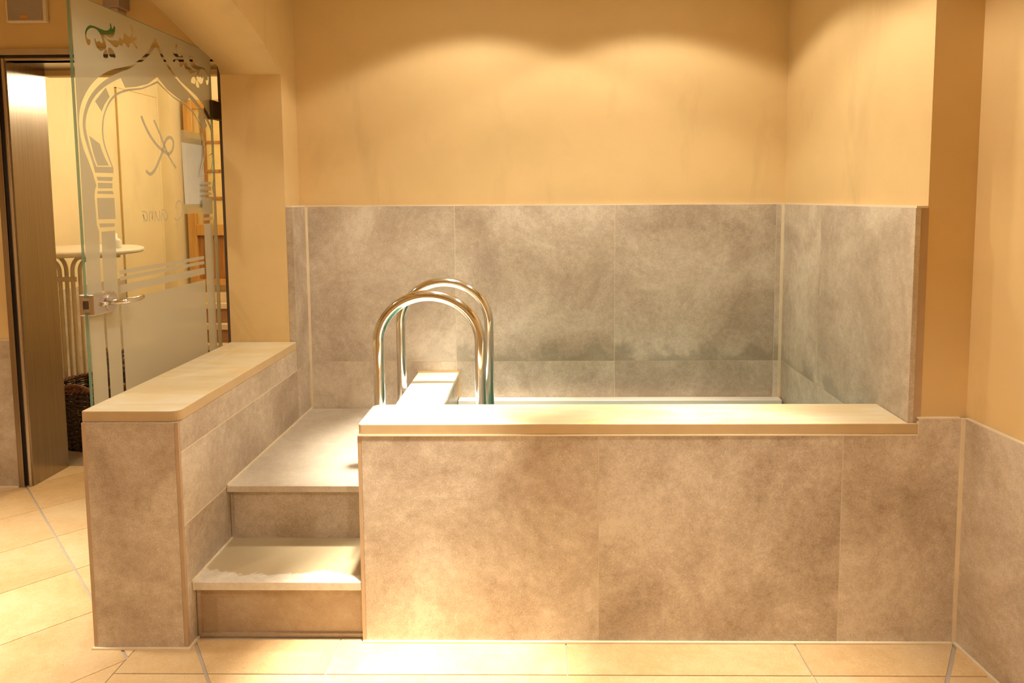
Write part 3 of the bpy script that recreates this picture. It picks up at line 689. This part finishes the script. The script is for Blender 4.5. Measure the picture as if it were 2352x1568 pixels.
# ------------------------------------------------------------------ notice taped to the far side of the glass
nx = DX - 0.0062
pn = thing('paper_notice', 'blank-looking white paper notice taped to the far side of the glass door', 'paper', (nx, 0.9, 1.52))
b = MB()
cols = 8; rows = 10
def pp(i, j):
    u = i/cols; v = j/rows
    return (nx - 0.0012 - 0.002*math.sin(PI*u)*math.sin(PI*v) , 0.812 + 0.184*u + 0.012*(1-v)*0 + 0.010*(1-v)*(1-u), 1.367 + 0.297*v)
for i in range(cols):
    for j in range(rows): b.quad([pp(i, j), pp(i+1, j), pp(i+1, j+1), pp(i, j+1)])
bmesh.ops.remove_doubles(b.bm, verts=b.bm.verts, dist=1e-6)
po_ = b.build('sheet', M_paper, pn)
sm = po_.modifiers.new('thickness', 'SOLIDIFY'); sm.thickness = 0.0004
for z0, z1 in ((1.640, 1.692), (1.342, 1.382)):
    b = MB(); b.box(nx-0.0004, nx, 0.806, 1.006, z0, z1); b.build('tape', M_tape, pn)

# ------------------------------------------------------------------ speaker, exit sign, box above the doorway
sp = thing('wall_speaker', 'small cream wall speaker with a grey grille and orange badge above the doorway', 'speaker', (-2.38, PW, 2.22))
b = MB(); b.box(-2.477, -2.290, 1.160, PW-0.001, 2.221, 2.47-0.002); b.build('cabinet', M_spk, sp, 0.006, 3)
b = MB(); b.box(-2.466, -2.302, 1.1575, 1.1595, 2.230, 2.455); b.build('grille', M_grille, sp, 0.002, 1)
b = MB(); b.box(-2.407, -2.371, 1.1562, 1.1574, 2.239, 2.252); b.build('badge', M_badge, sp)
es = thing('exit_sign', 'green emergency exit sign on the wall above the doorway, seen through the glass', 'sign', (-2.04, PW, 2.2))
b = MB(); b.box(-2.122, -1.966, 1.140, PW-0.001, 2.168, 2.238); b.build('sign_panel', M_green, es, 0.002, 1)
b = MB(); b.box(-2.118, -2.100, 1.1388, 1.1398, 2.196, 2.230); b.prism([(-2.118, 2.186), (-2.109, 2.172), (-2.100, 2.186)], 1.1388, 1.1398, 0, 'Y')
b.build('arrow_symbol', M_signwhite, es)
jb = thing('wall_box', 'grey brown electrical box high on the wall above the open glass door', 'wall box', (-1.95, PW, 2.3))
b = MB(); b.box(-1.986, -1.910, 1.10, PW-0.001, 2.272, 2.40); b.build('housing', M_box, jb, 0.003, 2)
b = MB(); b.box(-1.974, -1.929, 1.118, PW-0.001, 2.252, 2.2715); b.build('cable_entry', simple('pinkish_plastic', (0.62, 0.42, 0.30), 0.5), jb, 0.002, 1)

# ------------------------------------------------------------------ lounge beyond the doorway
b = MB(); b.box(-3.35, -3.2, 1.444, 3.72, 0, 2.55)
lw = tag(b.build('wall_lounge_left', M_cream), 'cream wall with grey tile skirting on the left of the lounge beyond the doorway', 'wall', kind='structure')
b = MB(); b.box(-3.199, -3.193, 1.45, 3.70, 0.003, 0.81, 0); b.build('tile_cladding', [M_tile], lw)
b = MB(); b.box(-3.35, -3.108, 3.72, 4.2, 0, 2.55)
tag(b.build('wall_lounge_pier', M_cream), 'tan edge of a pier at the back of the lounge', 'wall', kind='structure')
b = MB(); b.box(-3.35, 0.3, 3.93, 4.05, 0, 2.55)
tag(b.build('wall_lounge_back', M_cream), 'cream back wall of the lounge around the pine door', 'wall', kind='structure')
b = MB(); b.box(0.2, 0.3, 1.444, 4.05, 0, 2.55)
tag(b.build('wall_lounge_right', M_cream), 'cream wall on the right of the lounge', 'wall', kind='structure')
d2 = thing('door_2', 'flush cream door in the lounge wall behind the white table', 'door', (-3.2, 3.4, 0), kind='structure')
b = MB(); b.box(-3.1995, -3.185, 3.137, 3.665, 0.01, 2.235); b.build('leaf', M_cream, d2)
b = MB(); b.box(-3.1995, -3.186, 3.131, 3.137, 0.0, 2.241); b.box(-3.1995, -3.186, 3.131, 3.669, 2.235, 2.241); b.box(-3.1995, -3.186, 3.665, 3.669, 0.0, 2.241)
b.build('door_gap', simple('ochre_shadow_gap', (0.62, 0.42, 0.16), 0.7), d2)
# raised pine door with amber panes, up a few brown steps
d3 = thing('door_3', 'pine door with amber panes and a dark lower panel at the back of the lounge', 'door', (-2.6, 3.9, 0.66), kind='structure')
yF = 3.90; x0, x1 = -3.066, -2.15; z0, z1 = 0.655, 2.245
b = MB(); b.box(x0, x0+0.075, yF-0.05, yF, z0, z1); b.box(x1-0.075, x1, yF-0.05, yF, z0, z1); b.box(x0+0.075, x1-0.075, yF-0.049, yF, z1-0.075, z1)
b.box(x0+0.075, x1-0.075, yF-0.058, yF, 1.090, 1.186); b.box(x0+0.075, x1-0.075, yF-0.049, yF, z0, z0+0.055)
b.build('frame', M_wood, d3, 0.004, 1)
b = MB(); b.box(x0+0.075, x1-0.075, yF-0.018, yF-0.004, z0+0.055, 1.09)
xx = x0+0.075
while xx < x1-0.08: b.box(xx, xx+0.075, yF-0.026, yF-0.018, z0+0.055, 1.09); xx += 0.082
b.build('lower_panel', M_wood_d, d3)
b = MB(); b.box(x0+0.075, x1-0.075, yF-0.016, yF-0.010, 1.186, z1-0.075); b.build('amber_pane', M_amber, d3)
b = MB()
for zz in (1.411, 1.644, 1.889): b.box(x0+0.15, x1-0.075, yF-0.03, yF-0.0165, zz-0.012, zz+0.012)
b.box(x0+0.135, x0+0.175, yF-0.032, yF-0.0165, 1.186, z1-0.075)
b.build('glazing_bar', M_wood_d, d3)
sl = thing('lounge_steps', 'brown tiled steps with cream nosings under the pine door in the lounge', 'steps', (-2.6, 3.6, 0))
M_cr = simple('cream_step_nosing', (0.80, 0.62, 0.40), 0.5); M_br = simple('brown_riser_tile', (0.34, 0.17, 0.08), 0.4)
for (ya, yb_, zt, zb) in ((3.72, 3.925, 0.635, 0.53), (3.62, 3.72, 0.528, 0.36), (3.52, 3.62, 0.37, 0.22), (3.42, 3.52, 0.222, 0.06)):
    b = MB(); b.box(-3.10, -2.05, ya+0.01, 3.925, zb-0.06, zt-0.04); b.build('riser', M_br if zt < 0.6 else M_cr, sl)
    if zt < 0.6: b = MB(); b.box(-3.10, -2.05, ya, min(ya+0.1, 3.925), zt-0.04, zt); b.build('tread', M_cr, sl)

# white bar table with bundled tube legs
tx, ty, tz = -2.80, 2.0, 1.115
tb = thing('bar_table', 'tall white round bar table with bundled cream tube legs in the lounge', 'table', (tx, ty, 0))
b = MB(); b.lathe([(0.0, tz), (0.350, tz), (0.364, tz-0.006), (0.367, tz-0.018), (0.360, tz-0.030), (0.33, tz-0.034), (0.0, tz-0.034)], tx, ty, 56); b.build('table_top', M_white, tb)
for dx, dy, sx, sy in ((-0.086, -0.012, -1, -1), (-0.062, 0.012, -1, 1), (-0.009, -0.012, 1, -1), (0.019, 0.012, 1, 1)):
    pts = []
    zc = tz-0.040
    ex, ey = sx*0.20, sy*0.08
    for k in range(9):
        a = k/8*PI/2; pts.append((tx+dx+ex*0.38*(1-math.sin(a)) , ty+dy+ey*0.38*(1-math.sin(a)), zc-0.012-0.085*(1-math.cos(a))))
    pts = [(tx+dx+ex, ty+dy+ey, zc-0.012)] + pts + [(tx+dx, ty+dy, 0.75), (tx+dx, ty+dy, 0.18)]
    for k in range(1, 9):
        a = k/8*PI/2; pts.append((tx+dx+ex*0.38*(1-math.cos(a)), ty+dy+ey*0.38*(1-math.cos(a)), 0.18-0.163*math.sin(a)))
    pts.append((tx+dx+ex*1.5, ty+dy+ey*2.2, 0.016))
    b = MB(); b.tube(pts, 0.0112, 14); b.build('leg', M_legs, tb)
b = MB(); b.box(tx-0.092, tx+0.025, ty-0.032, ty-0.0235, 0.918, 0.946); b.build('spreader_bar', M_legs, tb, 0.002, 1)
jr = MB(); jr.lathe([(0.0, tz+0.0005), (0.034, tz+0.0005), (0.037, tz+0.01), (0.037, tz+0.045), (0.030, tz+0.055), (0.018, tz+0.06), (0.018, tz+0.088), (0.0, tz+0.09)], -2.555, 2.0, 28)
tag(jr.build('white_jar', M_white), 'small white jar standing on the tall bar table', 'jar')

# wicker baskets
def basket(x, y, R, H, label, hang, hz):
    t = thing('wicker_basket', label, 'basket', (x, y, 0), 'dark wicker baskets')
    rr = lambda z: R*(0.86 + 0.14*min(1, z/H*1.3))
    ns = 22; b = MB()
    for row in range(int(H/0.0132)):
        z = 0.012 + row*0.0132; pts = []
        for k in range(ns*4):
            a = 2*PI*k/(ns*4); r = rr(z) + 0.0065*math.sin(ns/2*a*1.0 + (row % 2)*PI)
            pts.append((x + r*math.cos(a), y + r*math.sin(a), z + random.uniform(-0.0015, 0.0015)))
        b.tube(pts, 0.0052 + random.uniform(-0.0014, 0.0006), 5, 0, False, True)
    for k in range(ns):
        a = 2*PI*(k+0.5)/ns; b.tube([(x + rr(z)*math.cos(a), y + rr(z)*math.sin(a), z) for z in (0.004, H*0.25, H*0.5, H*0.75, H)], 0.0065, 6)
    b.prism([(x + 0.84*R*math.cos(2*PI*k/24), y + 0.84*R*math.sin(2*PI*k/24)) for k in range(24)], 0.004, 0.016)
    b.build('woven_body', M_wicker, t)
    b = MB()
    for ph in (0, PI):
        pts = []
        for k in range(160):
            a = 2*PI*k/160; ww = 30*a + ph; r = rr(H) + 0.008*math.cos(ww)
            pts.append((x + r*math.cos(a), y + r*math.sin(a), H + 0.006 + 0.008*math.sin(ww)))
        b.tube(pts, 0.0075, 6, 0, False, True)
    b.build('braided_rim', M_wicker if hang else M_braid, t)
    if hz:
        for sgn in (-1, 1):
            b = MB()
            for ph in (0, 2*PI/3, 4*PI/3):
                pts = []
                for k in range(41):
                    s = k/40; ang = hang + sgn*PI/2 + (s-0.5)*1.0; r = rr(H)
                    base = Vector((x + r*math.cos(ang), y + r*math.sin(ang), H - 0.02 + hz*math.sin(PI*s)))
                    base += Vector((math.cos(ang)*math.cos(9*PI*s+ph), math.sin(ang)*math.cos(9*PI*s+ph), math.sin(9*PI*s+ph)))*0.007
                    pts.append(base)
                b.tube(pts, 0.0068, 6)
            b.build('handle', M_braid, t)
basket(-2.585, 1.845, 0.225, 0.345, 'dark wicker basket with a rust brown braided edge, the one nearer the doorway', 0.0, 0.055)
basket(-2.60, 2.295, 0.200, 0.40, 'taller dark wicker basket standing behind the other basket by the table legs', 2.25, 0.085)
